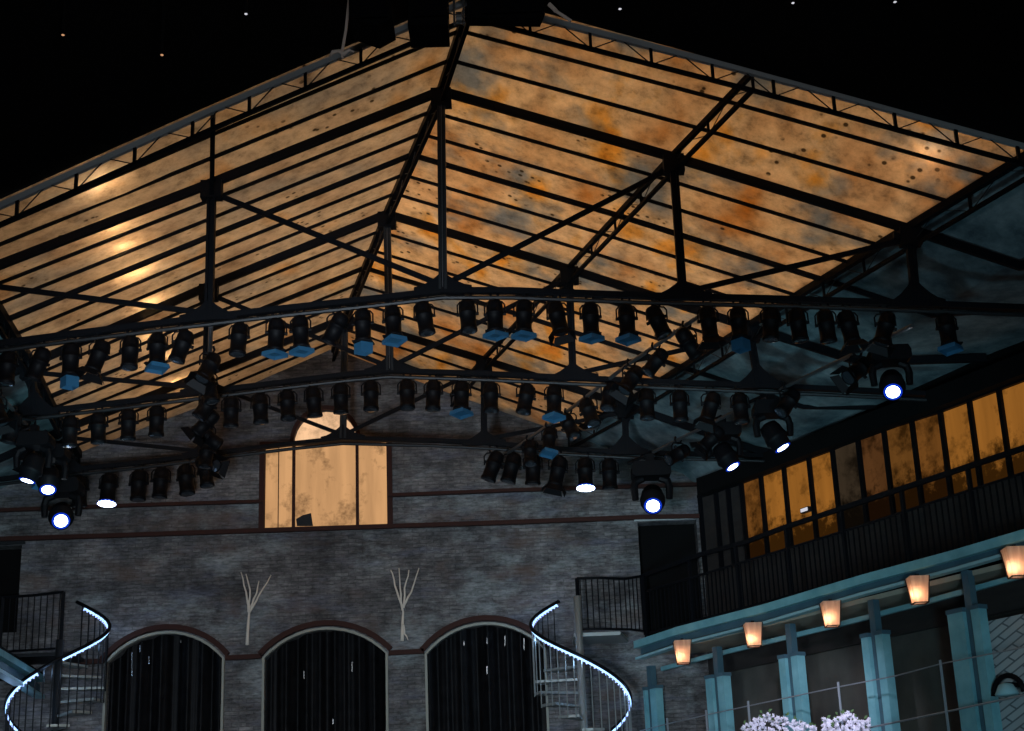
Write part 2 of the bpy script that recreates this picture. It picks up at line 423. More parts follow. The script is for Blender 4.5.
# ---- thin roof bars between the trusses
def prof(k0, k1, f, idx): return NODE[k0][idx].lerp(NODE[k1][idx], f) + Vector((0, 0, .035))
BAYS = [('E', '1', [1 / 3, 2 / 3], 'before the front truss'), ('1', '2', [q / 6 for q in range(1, 6)], 'between front and middle trusses'),
        ('2', '3', [q / 6 for q in range(1, 6)], 'between middle and rear trusses'), ('3', 'W', [1 / 3, 2 / 3], 'behind the rear truss')]
for side, ids in (('left', (3, 2, 1)), ('right', (3, 4, 5))):
    for k0, k1, fs, where in BAYS:
        for q, f in enumerate(fs):
            mid = abs(f - .5) < .01; ii = ids + ((0,) if side == 'left' else (6, 7)) if mid else ids
            pts = [prof(k0, k1, f, x) for x in ii]
            o = MB().sweep(pts, .045 if mid else .030, .055 if mid else .034).build('roof_bar', 'steel')
            tag(o, f'{"thick middle" if mid else ORD[q] + " thin"} bar of the {side} roof slope {where}', 'roof bar', f'bars of the {side} roof slope')

# ---------------------------------------------------------------- far wall
def xz(u, v): p = at(u, v, D); return (p.x, p.z)
def arch(xl, xr, vs, vt, Y=D, n=14, bottom=.02, grow=0.0):
    a, b, t = at(xl, vs, Y), at(xr, vs, Y), at((xl + xr) / 2, vt, Y)
    cx, hw = (a.x + b.x) / 2, (b.x - a.x) / 2; zs = (a.z + b.z) / 2; rise = t.z - zs
    rad = (hw * hw + rise * rise) / (2 * rise); zc = t.z - rad; th = math.asin(min(1, hw / rad))
    if rise > hw: th = PI - th
    rad += grow; out = [(cx + rad * math.sin(lerp(-th, th, q / n)), zc + rad * math.cos(lerp(-th, th, q / n))) for q in range(n + 1)]
    return out, cx, hw, zs, t.z
ARCH = [(107, 224, 661, 633), (264, 387, 656, 629), (426, 545, 652, 624)]
holes = []; arcs = []
for a in ARCH:
    o, cx, hw, zs, zt = arch(*a); arcs.append((o, cx, hw, zs, zt))
    holes.append([(cx - hw, .02)] + o + [(cx + hw, .02)])
# gable window outline
wl, wr = xz(265.5, 440)[0], xz(386.5, 440)[0]; zb = xz(326, 527)[1]; zm = xz(326, 443)[1]
ml, mr = xz(294, 440)[0], xz(357, 440)[0]; ztop = xz(325, 411)[1]
hw_ = (mr - ml) / 2; cx_ = (ml + mr) / 2; ry = ztop - zm
lun = [(cx_ - hw_ * math.cos(PI * q / 14), zm + ry * math.sin(PI * q / 14)) for q in range(15)]
holes.append([(wl, zb), (wl, zm)] + lun + [(wr, zm), (wr, zb)])
DL = [xz(-45, 628), xz(-45, 546), xz(22, 545), xz(20, 632)]; DR = [xz(645, 640), xz(642, 522), xz(696, 520), xz(697, 640)]
dlr = (DL[0][0], DL[2][0], DL[3][1], DL[2][1]); drr = (DR[0][0], DR[2][0], at(600, 640, D).z - .02, DR[1][1])
for x0, x1, z0, z1 in (dlr, drr): holes.append([(x0, z0), (x0, z1), (x1, z1), (x1, z0)])
xL, xR = at(-46, 560, D).x, at(700, 520, D).x
W = NODE['W']
outer = [(xL - .6, 0), (xL - .6, W[0].z + .1)] + [(p.x, p.z + .12) for p in W[1:7]] + [(xR + .25, W[7].z + .1), (xR + .25, 0)]
struct(MB().holes(outer, holes, D, .35).build('wall_back', 'brick'))
for i, (x0, x1, z0, z1) in enumerate((dlr, drr)):
    d = struct(MB().box(((x0 + x1) / 2, D + .3, (z0 + z1) / 2), (x1 - x0 - .01, .06, z1 - z0 - .01)).build(f'door_{i+1}', 'black'))  # black panel in the hole stands for the dark opening
    lint = MB().box(((x0 + x1) / 2, D - .012, z1 + .035), (x1 - x0 + .1, .05, .05)).build('lintel', 'steel2' if i == 0 else 'palesteel', d)
# string courses
def course(n, pts, h, m='rust', off=.03, th=.1):
    struct(MB().sweep([at(u, v, D) - Vector((0, off, 0)) for u, v in pts], th, h).build(f'trim_{n}', m))
course(1, [(-40, 514), (0, 511), (130, 506), (264, 502)], .05); course(2, [(388, 496), (512, 491), (640, 487), (699, 485)], .05)
course(3, [(-40, 541), (120, 536), (265, 531), (387, 527), (512, 523), (640, 518), (699, 517)], .065)
course(4, [(226, 658.5), (262, 656.5)], .07); course(5, [(389, 653.5), (424, 651.5)], .07); course(6, [(70, 663), (105, 661.5)], .07)
for i, (o, cx, hw, zs, zt) in enumerate(arcs):
    o2 = arch(*ARCH[i], grow=.085)[0]
    struct(MB().sweep([(x, D - .03, z) for x, z in o2], .08, .1, Vector((0, 1, 0))).build(f'trim_{7+i}', 'rust'))
    struct(MB().sweep([(cx - hw + .012, D - .02, .02)] + [(x, D - .02, z) for x, z in o] + [(cx + hw - .012, D - .02, .02)], .036, .1, Vector((0, 1, 0))).build(f'trim_{10+i}', 'cream'))
# curtains
def curtain(i, cx, hw, zt, label):
    n = 110; Yc = D + .22; mb = MB(); top = arcs[i][0]; vs = []; fs = []; rnd = random.Random(i)
    ph = [rnd.uniform(0, 6) for _ in range(4)]
    for q in range(n + 1):
        x = lerp(cx - hw - .04, cx + hw + .04, q / n)
        y = Yc + .045 * math.sin(x * 23 + ph[0] + 1.5 * math.sin(x * 4.1)) + .04 * math.sin(x * 13.7 + ph[1]) + .010 * math.sin(x * 61 + ph[2])
        vs += [(x, y + .03 * math.sin(x * 7 + ph[3]), .03), (x, y, zt + .05)]
    for q in range(n): fs.append((2 * q, 2 * q + 2, 2 * q + 3, 2 * q + 1))
    mb.add(vs, fs); k = len(mb.v)
    mb.add([v + Vector((0, .015, 0)) for v in mb.v], [tuple(reversed(f)) for f in fs])
    t = thing('curtain', label, 'curtain', (cx, Yc, .03), 'black curtains in the three arches')
    mb.build('drape', 'velvet', t, True)
    for u, v0, v1 in ([(132, 652, 676), (140, 645, 652), (149, 656, 664), (181, 640, 643)], [(304, 671, 679), (333, 719, 724), (352, 662, 672)], [(464, 641, 646), (487, 638, 644), (487, 666, 674), (505, 636, 646), (524, 638, 650)])[i]:
        MB().bar(at(u, v1, Yc - .12), at(u, v0, Yc - .12), .012, .008, Vector((0, 1, 0))).build('glint_strip', 'bright', t)  # pale strips put in for small glints on the curtain
    MB().tube([(cx - hw - .05, Yc, zt + .06), (cx + hw + .05, Yc, zt + .06)], .025).build('curtain_rod', 'steel', t)
for i, s in enumerate(('black pleated curtain filling the left arch beside the left spiral stair', 'black pleated curtain filling the middle arch under the lit window', 'black pleated curtain filling the right arch behind the right spiral stair')):
    curtain(i, arcs[i][1], arcs[i][2], arcs[i][4], s)
# gable window
win = struct(MB().holes([(wl - .085, zb - .06), (wl - .085, zm + .05)] + [(cx_ - hw_ * 1.12 * math.cos(PI * q / 14), zm + .03 + ry * 1.1 * math.sin(PI * q / 14)) for q in range(15)] + [(wr + .085, zm + .05), (wr + .085, zb - .06)],
             [[(wl, zb), (wl, zm - .02), (wr, zm - .02), (wr, zb)], [(x, z + .012) for x, z in lun[0:]]], D - .05, .09).build('window_1', 'rust'))
for x in (ml, mr): MB().box((x, D, (zb + zm) / 2), (.045, .06, zm - zb)).build('mullion', 'rust', win)
xx = xz(278, 500)[0]; MB().box((xx, D + .03, (zb + zm) / 2), (.012, .02, zm - zb)).build('glazing_bar', 'rust', win)
pm = [dirty_pane(f'lit dirty sheeting {q}', (1.0, .53, .23), .66, q + 1, .38) for q in range(4)]
for q, (x0, x1) in enumerate(((wl, ml), (ml, mr), (mr, wr))):
    MB().box(((x0 + x1) / 2, D + .06, (zb + zm) / 2), (x1 - x0, .012, zm - zb)).build('pane', pm[q], win)
MB().prism([(x, D + .055, z + .03) for x, z in lun], (0, .012, 0)).build('pane', dirty_pane('lit sheeting in the arch', (1.0, .60, .33), 1.0, 9, .1), win)
px0 = at(298, 526, D - .0); 
MB().prism([at(u, v, D + .04) for u, v in ((297, 526), (296, 519), (303, 515), (311, 513), (313, 526))], (0, .01, 0)).build('torn_patch', 'steel2', win)

# twig ornaments on the wall
def twigs(label, lines):
    base = at(*lines[0][0], D - .06); t = thing('branch_ornament', label, 'wall ornament', base, 'bleached branches on the brick wall')
    for q, L in enumerate(lines):
        P = []; rnd = random.Random(q)
        for a, b in zip(L, L[1:]):
            for f in (0, .33, .66): P.append(at(lerp(a[0], b[0], f) + rnd.uniform(-.5, .5), lerp(a[1], b[1], f), D - .06 - rnd.uniform(0, .03)))
        P.append(at(*L[-1], D - .06)); n = len(P)
        MB().tube(P, [lerp(.030 if q == 0 else .020, .008, k / (n - 1)) for k in range(n)], 6).build('twig', 'twig', t, True)
twigs('bleached branch bundle on the brick pier between left and middle arches', [[(247, 645), (249, 612), (248, 606)], [(249, 612), (246, 592), (241, 572)], [(249, 610), (250, 590), (246, 574)], [(250, 612), (259, 596), (271, 575)], [(251, 608), (256, 594), (259, 581)]])
twigs('bleached branch bundle with four upright tips between middle and right arches', [[(402, 641), (403, 612), (402, 604)], [(403, 610), (397, 592), (392, 573), (391, 570)], [(402, 608), (400, 588), (399, 568)], [(404, 608), (405, 588), (409, 570)], [(404, 606), (411, 592), (419, 568)], [(403, 624), (405, 634), (408, 640)]])

# ---------------------------------------------------------------- right wall, gallery, arcade
dirR = ray(-420, 920); dirR.z = 0; dirR.normalize(); TO = -dirR                # TO: towards the camera along the right wall
nR = Vector((dirR.y, -dirR.x, 0)).normalized()                             # out of the hall
if nR.x < 0: nR = -nR
C0 = Vector((xR, D, 0))
def rw(u, v, off=0): return atp(u, v, C0 - nR * off, nR)
G0 = at(643, 600, D); G0.z = 0
GOFF = (C0 - G0).dot(nR)                                                     # gallery width
def rg(u, v, off=0): return atp(u, v, G0 - nR * off, nR)
zG = at(600, 640, D).z                                                       # gallery floor level
endR = TO * 8.2
zt = max(rw(742, 470).z, rw(1023, 366).z) + .25
def slab(p, q, z0, z1, th, name, m, n=nR):
    return MB().prism([Vector((p.x, p.y, z0)), Vector((q.x, q.y, z0)), Vector((q.x, q.y, z1)), Vector((p.x, p.y, z1))], n * th).build(name, m)
struct(slab(C0, C0 + endR, 0, zG, .25, 'wall_right', 'panelwall'))
# windows in the right wall
SILL = [(741, 566), (1024, 486)]; TOPL = [(700, 497), (741, 483), (831, 450), (864, 436), (942, 411), (1024, 380), (1062, 366)]
def top_v(u):
    for a, b in zip(TOPL, TOPL[1:]):
        if u <= b[0]: return lerp(a[1], b[1], (u - a[0]) / (b[0] - a[0]))
    return TOPL[-1][1]
zs0 = rg(780, 552).z
zsill = rw(790, 546).z
def wtop(d): return C0 + TO * d
LU = us[-1] if False else 1062
sl0, sl1 = rw(700, lerp(551, 473, -80 / 244) + 1), rw(LU, lerp(551, 473, 282 / 244) + 1)
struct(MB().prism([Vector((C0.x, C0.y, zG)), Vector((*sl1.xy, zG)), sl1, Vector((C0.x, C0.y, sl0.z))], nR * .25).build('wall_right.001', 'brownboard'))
zwt = (rw(741, 483).z + rw(942, 411).z) / 2 + .0
h0, h1 = rw(700, 497), rw(LU, 366)
struct(MB().prism([Vector((C0.x, C0.y, h0.z)), h1, Vector((*h1.xy, h1.z + 1.1)), Vector((C0.x, C0.y, h0.z + 1.1))], nR * .25).build('wall_right.002', 'black'))
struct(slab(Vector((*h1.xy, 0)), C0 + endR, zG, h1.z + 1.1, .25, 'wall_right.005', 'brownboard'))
struct(MB().sweep([rw(u, top_v(u) - lerp(9, 15, (u - 700) / 362), .10) for u in (702, 741, 831, 942, 1062)], .2, .26).build('trim_13', 'black'))
us = [700, 716, 728, 741.5, 761, 784, 809, 832.5, 858, 884, 912, 940.5, 969.5, 999, 1030, 1062]
kinds = ['d', 'd', 'd', 'm', 'b', 'b', 'b', 'x', 'k', 'm2', 'm', 'b', 'b', 'b', 'b']
def sill_v(u): return lerp(551, 473, (u - 780) / 244) + 1
fr = struct(MB().sweep([rw(u, top_v(u)) for u in us], .12, .05).build('window_2', 'steel'))
LV = {'d': ((.20, .17, .14), .10, .3), 'm': ((.95, .36, .07), .22, .8), 'b': ((1.0, .38, .06), .40, .62), 'x': ((.5, .34, .2), .10, .6), 'k': ((.8, .32, .10), .14, .75), 'm2': ((.85, .34, .07), .20, .75)}
for q, (u0, u1) in enumerate(zip(us, us[1:])):
    a, b = rw(u0, top_v(u0)), rw(u1, top_v(u1)); c, s_, dr = LV[kinds[q]]
    a2, b2 = rw(u0, sill_v(u0)), rw(u1, sill_v(u1))
    MB().prism([Vector((a.x, a.y, a2.z)), Vector((b.x, b.y, b2.z)), b, a], nR * .012).build('pane', dirty_pane(f'dirty window sheet {q}', c, s_, q + 20, dr) if kinds[q] != 'd' else 'brownboard', fr)
for u in us[:-1]:
    a = rw(u, top_v(u), .02); zz = rw(u, sill_v(u)).z; MB().bar(Vector((a.x, a.y, zz)), a, .06, .06, TO).build('mullion', 'steel', fr)

ep = rw(806, 510, .08)
t = thing('emergency_light', 'small white lit box on the orange window sheets above the gallery rail', 'emergency light', ep)
MB().bar(ep - TO * .09, ep + TO * .09, .06, .07).build('housing', 'steel2', t); MB().bar(ep - TO * .07 - nR * .035, ep + TO * .07 - nR * .035, .012, .045).build('diffuser', 'glint', t)
# gallery floor, soffit and edge beam
gq = G0 + TO * 8.2
gp = G0 - TO * .35
top = struct(MB().prism([Vector((*G0.xy, zG - .10)), Vector((*gq.xy, zG - .10)), Vector((*(gq + nR * GOFF).xy, zG - .10)), Vector((*(G0 + nR * GOFF).xy, zG - .10))], (0, 0, .10)).build('floor.001', 'black'))
struct(MB().prism([Vector((*(p).xy, rg(830, 592 + 17, .05).z)) for p in (G0 + nR * .05, gq + nR * .05, gq + nR * GOFF, G0 + nR * GOFF)], (0, 0, .06)).build('ceiling.006', 'soffit'))
BEAM = [(606, 655.5), (680, 631), (768, 608.5), (864, 580), (958, 555), (1030, 534), (1100, 514)]
bm_pts = [rg(u, v, .09) for u, v in BEAM]
t = thing('gallery_beam', 'long teal iron beam along the right gallery edge above the lanterns', 'beam', bm_pts[0], 'gallery edge beams')
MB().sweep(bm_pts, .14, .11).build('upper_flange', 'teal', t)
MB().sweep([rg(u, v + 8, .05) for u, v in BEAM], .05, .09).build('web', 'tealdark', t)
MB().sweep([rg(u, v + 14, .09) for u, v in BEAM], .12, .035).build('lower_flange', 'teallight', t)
TR = [(662, 669), (720, 653.5), (830, 627), (930, 601), (1024, 575), (1100, 554)]
tag(MB().sweep([rg(u, v, -.14) for u, v in TR], .05, .06).build('transom', 'teal'), 'slim teal crossbar running behind the lanterns and columns', 'transom')
# columns
COLS = [(651, 690, 660, 6, 7), (717, 678, 641, 8, 8), (790, 658, 618, 8, 8), (873, 637, 594, 9, 9), (967, 612, 565, 20, 10)]
ordn = ['leftmost teal column below the gallery, next to the spiral stair', 'teal column below the gallery, second from the spiral stair', 'teal column below the gallery, third from the spiral stair', 'teal column below the gallery behind the end of the white flowers', 'teal column with the widest side panel, beside the white slanting brick']
for q, (u, vt, vb, wl_, wr_) in enumerate(COLS):
    top_ = rg(u, vb + 6, -.02); x = Vector((top_.x, top_.y, 0)); px = (rg(u + 1, vb, -.02) - rg(u, vb, -.02)); px.z = 0; px = px.length
    t = thing('iron_column', ordn[q], 'column', x, 'teal columns under the gallery')
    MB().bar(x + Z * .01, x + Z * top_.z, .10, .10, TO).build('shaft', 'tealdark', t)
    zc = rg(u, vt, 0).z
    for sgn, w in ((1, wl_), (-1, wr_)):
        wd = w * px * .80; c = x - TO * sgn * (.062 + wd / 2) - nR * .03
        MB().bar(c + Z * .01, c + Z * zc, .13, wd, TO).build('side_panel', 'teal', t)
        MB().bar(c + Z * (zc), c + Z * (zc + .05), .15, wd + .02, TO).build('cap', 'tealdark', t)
# dark boards and trims at the back of the arcade
def rb(u, v): return rw(u, v, .05)
zl = rw(760, 665, .05).z
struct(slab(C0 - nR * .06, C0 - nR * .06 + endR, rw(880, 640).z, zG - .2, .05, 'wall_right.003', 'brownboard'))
# white slanting brick infill
a, b = rg(984, 622, -.10), rg(1024, 611, -.10); b2 = a + TO * 3
struct(slab(a, b2, 0, a.z, .12, 'wall_right.004', 'whitebrick'))
# curved wall lamp on it
lp = rg(1012, 694, .02)
t = thing('wall_lamp', 'dark bowed wall lamp on the white slanting brick at the picture edge', 'lamp', lp)
MB().tube([lp + TO * (.22 * math.cos(a_)) - nR * .05 + Z * (.20 * math.sin(a_)) for a_ in [PI * k / 10 for k in range(11)]], .03, 8).build('bowed_arm', 'steel', t, True)
MB().lathe([(.02, .12), (.08, .10), (.13, .0), (.12, -.02)], 14, lp - nR * .08).build('lamp_shade', 'teallight', t, True)
MB().bar(lp - nR * .08 + Z * .1, lp + nR * .12 + Z * .1, .04, .05).build('bracket', 'steel', t)
# lanterns
LAN = [(682, 641, 664), (752.5, 623.5, 647), (830, 602, 627), (917, 577, 604), (1014, 548, 578)]
for q, (u, v0, v1) in enumerate(LAN):
    c = rg(u, v0, .20); b = rg(u, v1, .20); h = c.z - b.z
    t = thing('hanging_lantern', ['tapered paper lantern glowing under the beam, leftmost of the five', 'tapered paper lantern glowing under the beam, second from the left', 'tapered paper lantern glowing under the beam, middle of the five', 'tapered paper lantern glowing under the beam, second from the right', 'tapered paper lantern glowing under the beam at the right picture edge'][q], 'lantern', c, 'paper lanterns under the gallery beam')
    w0, w1 = h * .36, h * .25
    def ring(w, z): return [c + XW * (sx * w) + Vector((0, sy * w, 0)) + Z * z for sx, sy in ((-1, -1), (1, -1), (1, 1), (-1, 1))]
    o = MB(); A = ring(w0, 0) + ring(w1, -h); th = .006
    o.add(A, [(0, 1, 5, 4), (1, 2, 6, 5), (2, 3, 7, 6), (3, 0, 4, 7)]).build('shade', 'shade', t)
    MB().sweep(ring(w1 + .004, -h) + ring(w1 + .004, -h)[:1], .012, .012).build('rim', 'rust', t)
    MB().bar(c, c + Z * .035, .04, .04).build('hanger', 'steel', t)
    for e in (1, 3):
        r0, r1 = ring(w0 + .004, 0)[e], ring(w1 + .004, -h)[e]; MB().bar(r0, r1, .012, .012, Vector((0, 1, 0))).build('edge_strip', 'rust', t)
    bc = c - Z * (h * .68); MB().lathe([(.005, -.03), (.022, -.015), (.026, 0), (.012, .03), (.012, .05)], 10, bc).build('bulb', 'bulb', t, True)
    L = bpy.data.lights.new('lantern_light', 'POINT'); L.energy = 1.25; L.color = (1, .60, .36); L.shadow_soft_size = .03
    lo = bpy.data.objects.new('lantern_light', L); COL.objects.link(lo); lo.location = bc - nR * .05 + Z * .0

# gallery railing
def railing(name, label, pts_top, pts_mid, foot_z, nb, posts, m='steel', mid=True, group=None, bar_r=.008):
    t = thing(name, label, 'railing', pts_top[0], group)
    MB().sweep(pts_top, .05 if mid else .032, .06 if mid else .036).build('top_rail', m, t)
    if mid: MB().sweep(pts_mid, .025, .03).build('mid_rail', m, t)
    MB().sweep([Vector((p.x, p.y, foot_z + .06)) for p in pts_top], .03, .03).build('bottom_rail', m, t)
    tot = [0]
    for a, b in zip(pts_top, pts_top[1:]): tot.append(tot[-1] + (b - a).length)
    def along(P, f):
        d = f * tot[-1]; i = max(x for x in range(len(P) - 1) if tot[x] <= d + 1e-6); g = (d - tot[i]) / (tot[i + 1] - tot[i]); return P[i].lerp(P[i + 1], g)
    for q in range(nb):
        f = (q + .5) / nb; p = along(pts_top, f); z1 = along(pts_mid, f).z if mid else p.z
        MB().bar(Vector((p.x, p.y, foot_z + .06)), Vector((p.x, p.y, z1)), bar_r * 2, bar_r * 2, TO).build('baluster', m, t)
    for f in posts:
        p = along(pts_top, f); MB().bar(Vector((p.x, p.y, foot_z)), p, .045, .045, TO).build('post', m, t)
    return t
rt = [rg(u, v) for u, v in ((643, 576), (702, 554), (746, 542), (780, 529), (864, 501), (940, 476), (1024, 448), (1090, 425))]
rm = [rg(u, v) for u, v in ((643, 592), (702, 574.5), (746, 561), (780, 551), (864, 525), (940, 500), (1024, 473), (1090, 452))]
rail = railing('gallery_railing', 'long black iron railing along the right gallery before the orange windows', rt, rm, zG, 88, [.004, .14, .27, .4, .53, .66, .79, .92], 'steel', True, 'black gallery railings')
# landing and its railing on the right
lf = [at(577, 578.5, D - .75), at(600, 578, D - .7), at(625, 579, D - .55), at(642, 576, D - .3)]
railing('landing_railing', 'black landing railing with bowed top rail above the right spiral stair', lf, lf, zG, 13, [0, .999], 'steel', False, 'landing railings of the spiral stairs', .006)
a, b = at(574, 640, D - .8), at(640, 640, D - .8)
st_land = MB().prism([Vector((a.x, D - .85, zG - .06)), Vector((b.x - .28, D - .85, zG - .06)), Vector((b.x - .12, D - .03, zG - .06)), Vector((a.x, D - .03, zG - .06))], (0, 0, .05)).build('stair_landing', 'stair')
tag(st_land, 'thin grey landing plate joining the right spiral stair to the gallery', 'landing', 'stair landings')

# fence of thin posts and wires on the stage front
FO = .45
t = thing('wire_fence', 'low fence of slim posts and taut wires before the teal columns', 'fence', rg(666, 731, FO) * Vector((1, 1, 0)))
WP = [(640, 731), (665, 724.5), (706, 715), (748, 706), (838, 687), (895, 676), (940, 664), (1030, 646)]
MB().tube([rg(u, v, FO) for u, v in WP], .008, 6).build('top_wire', 'wire', t)
MB().tube([rg(u, v, FO) for u, v in ((760, 752), (868, 728), (945, 712), (1030, 694))], .012, 6).build('lower_wire', 'wire', t)
for u, v in ((667, 718), (706, 710), (748, 701), (838, 682), (940, 660)):
    p = rg(u, v, FO); MB().tube([p * Vector((1, 1, 0)) + Z * .01, p], .016, 6).build('fence_post', 'wire', t)

# white lilac flowers
def flowers(label, u0, u1, seed, prof_):
    rnd = random.Random(seed); mb = MB(); lf = MB(); c0 = rg(u0, 731, FO + .12)
    for q in range(520):
        u = rnd.uniform(u0, u1); f = (u - u0) / (u1 - u0); vt = prof_(f) - 3; v = rnd.uniform(vt, 760)
        p = rg(u, v, FO + rnd.uniform(.05, .24)); r = rnd.uniform(.02, .036)
        nrm = Vector((rnd.uniform(-.5, .5), -1, rnd.uniform(-.2, .7))).normalized(); a = nrm.cross(Z).normalized(); b = a.cross(nrm)
        vs = [p + nrm * .012]; n = 10
        for k in range(n):
            rr = r if k % 2 == 0 else r * .55; vs.append(p + a * (rr * math.cos(2 * PI * k / n)) + b * (rr * math.sin(2 * PI * k / n)))
        vs.append(p - nrm * .012)
        mb.add(vs, [(0, 1 + k, 1 + (k + 1) % n) for k in range(n)] + [(n + 1, 1 + (k + 1) % n, 1 + k) for k in range(n)])
    for q in range(22):
        u = rnd.uniform(u0, u1); f = (u - u0) / (u1 - u0); v = prof_(f) + rnd.uniform(-5, 6)
        p = rg(u, v, FO + rnd.uniform(.05, .2)); d = Vector((rnd.uniform(-1, 1), rnd.uniform(-1, 0), rnd.uniform(.3, 1))).normalized() * .06; sd = d.cross(Vector((0, 1, 0))).normalized() * .016
        lf.add([p, p + d * .5 + sd, p + d, p + d * .5 - sd, p + d * .5 + Vector((0, .006, 0))], [(0, 1, 2, 3), (0, 4, 1), (1, 4, 2), (2, 4, 3), (3, 4, 0)])
    o = mb.build('flower_garland', 'petal'); tag(o, label, 'flowers', 'flower garlands before the columns', 'stuff')
    g = lf.build('foliage', 'leaf', o); g['kind'] = 'stuff'
    soil = MB().bar(rg(u0, 738, FO + .14) - Z * .45, rg(u1, 738, FO + .14) - Z * .45, .26, .22); 
    tb = soil.build('flower_trough', 'steel2'); return o, tb
f1, b1 = flowers('long bank of white lilac flowers spilling over the wire fence', 742, 815, 3, lambda f: 730 - 9 * min(1, f * 3) - 5 * math.sin(f * 5))
f2, b2_ = flowers('shorter bank of white lilac flowers against the fourth teal column', 822, 869, 4, lambda f: 718 + 3 * math.sin(f * 9) + 4 * abs(f - .5))
tag(b1, 'dark trough holding the long bank of lilac flowers', 'trough', 'flower troughs'); tag(b2_, 'dark trough holding the shorter bank of lilac flowers', 'trough', 'flower troughs')

# ---------------------------------------------------------------- spiral stairs
def spiral(side, upole, Y, cols, label):
    sg = 1 if side == 'right' else -1
    base = at(upole, 655, Y); c = Vector((base.x, Y, 0)); Rr = 48.5 / F * (Y * .949 + 2.3 * .316)
    t = thing('spiral_stair', label, 'staircase', c, 'spiral stairs with glowing handrails')
    # handrail: heights of the four quarter points from the picture: back top, outer side, front, inner side
    zt0 = at(upole - sg * 50, 625 if sg > 0 else 631, Y).z        # level at the outer side (away from the gallery)
    drop = at(upole, 600, Y).z - at(upole, 680, Y).z              # fall over half a turn
    def hp(a, r=Rr, dz=0):                                        # a = 0 at the outer side, growing while going down past the front
        return c + Vector((-sg * r * math.cos(a), -r * math.sin(a), zt0 - drop * a / PI + dz))
    MB().tube([c + Z * .01, c + Z * (at(upole, 596 if sg > 0 else 640, Y).z)], .055, 12).build('centre_pole', 'stair' if sg > 0 else 'steel2', t, True)
    a0, a1 = (-1.2 if sg > 0 else -1.55), 4.6
    N = 60; A = [lerp(a0, a1, k / N) for k in range(N + 1)]
    MB().tube([hp(a) for a in A], .026, 8).build('handrail', 'steel', t, True)
    segs = [(a0 + .06, a1)] if sg > 0 else [(a0 + .2, 1.2), (1.7, a1)]
    for s0, s1 in segs:
        n = 50; st = MB().tube([hp(lerp(s0, s1, k / n), Rr - .012, -.04) for k in range(n + 1)], .016, 6).build('led_strip', 'led', t, True)
        for q in range(int((s1 - s0) / .085)):
            p = hp(s0 + .085 * q, Rr - .025, -.062); MB().lathe([(.004, -.012), (.015, 0), (.004, .012)], 6, p).build('led_bead', 'bead', st)
    step = PI / 6; k = 0; a = -1.4
    while a < 4.4:
        z = hp(a, Rr, -.92).z; am, w = a, step * .46; vs = []
        for s in (0, 1):
            for r, aa in ((.05, am - w), (Rr - .03, am - w), (Rr - .03, am), (Rr - .03, am + w), (.05, am + w)):
                vs.append(c + Vector((-sg * r * math.cos(aa), -r * math.sin(aa), z - .035 * s - c.z)))
        for v in vs: v.z += 0
        MB().add(vs, [(0, 1, 2, 3, 4), (9, 8, 7, 6, 5)] + [(i, i + 5, (i + 1) % 5 + 5, (i + 1) % 5) for i in range(5)]).build('tread', 'stair' if sg > 0 else 'stairlit', t)
        for da in (-step / 3, 0, step / 3):
            if a0 < a + da < a1:
                p = hp(a + da, Rr - .015); MB().tube([Vector((p.x, p.y, z - .05)), p], .009, 6).build('baluster', ('stair' if sg > 0 else 'steel2') if math.sin(a) > -.2 else 'steel', t)  # left and rear balusters take darker steel in place of shade
        a += step
    return t, hp
sr, hpr = spiral('right', 580, D - .95, None, 'grey spiral stair with glowing blue-white handrail right of the arches')
sl, hpl = spiral('left', 59, D - .95, None, 'dark spiral stair with glowing handrail left of the arches, by the picture edge')
for hp in (hpr, hpl):
    for a in (-.7, .4, 1.5, 2.6, 3.6):
        L = bpy.data.lights.new('handrail_glow', 'POINT'); L.energy = 2.2; L.color = (.35, .60, 1); L.shadow_soft_size = .05
        lo = bpy.data.objects.new('handrail_glow', L); COL.objects.link(lo); p = hp(a, .70 if hp is hpr else .70, -.10); lo.location = p

# ---------------------------------------------------------------- left gallery
dirL = ray(371, 886); dirL.z = 0; dirL.normalize(); TOL = -dirL; nL = Vector((-dirL.y, dirL.x, 0)).normalized()
if nL.x > 0: nL = -nL
GL = at(40, 674, D - .15); GL0 = Vector((GL.x, GL.y, 0))
def lg(u, v, off=0): return atp(u, v, GL0 - nL * off, nL)
t = thing('gallery_beam', 'short teal iron beam of the left gallery at the picture edge', 'beam', GL, 'gallery edge beams')
LB = [(-60, 621), (0, 655), (40, 679)]
MB().sweep([GL + (lg(u, v) - GL) for u, v in LB], .14, .09).build('upper_flange', 'teal', t)
MB().sweep([lg(u, v + 10, -.04) for u, v in LB], .05, .09).build('web', 'tealdark', t)
MB().sweep([lg(u, v + 18, 0) for u, v in LB], .14, .05).build('lower_flange', 'teallight', t)
zGL = at(60, 655, D - .5).z
CL0 = Vector((at(-46, 560, D).x, D, 0))
struct(slab(CL0, CL0 + TOL * 9, 0, W[0].z + 2.2, -.25, 'wall_left', 'panelwall', -nL))
zFl = GL.z - .06
pL = [Vector((*GL0.xy, zFl)), Vector((*(GL0 + TOL * 7).xy, zFl)), Vector((*(CL0 + TOL * 8).xy, zFl)), Vector((*CL0.xy, zFl)), Vector((GL0.x, D - .01, zFl))]
struct(MB().prism(pL, (0, 0, .1)).build('floor.002', 'black'))
lt = [at(-30, 598, D - .55), at(0, 597.5, D - .6), at(33, 595.5, D - .7), at(63.5, 592, D - .75)]
railing('landing_railing', 'black landing railing before the dark doorway at the left picture edge', lt, lt, zGL, 15, [.999, .35], 'steel', False, 'landing railings of the spiral stairs', .006)
a = at(64, 655, D - .75)
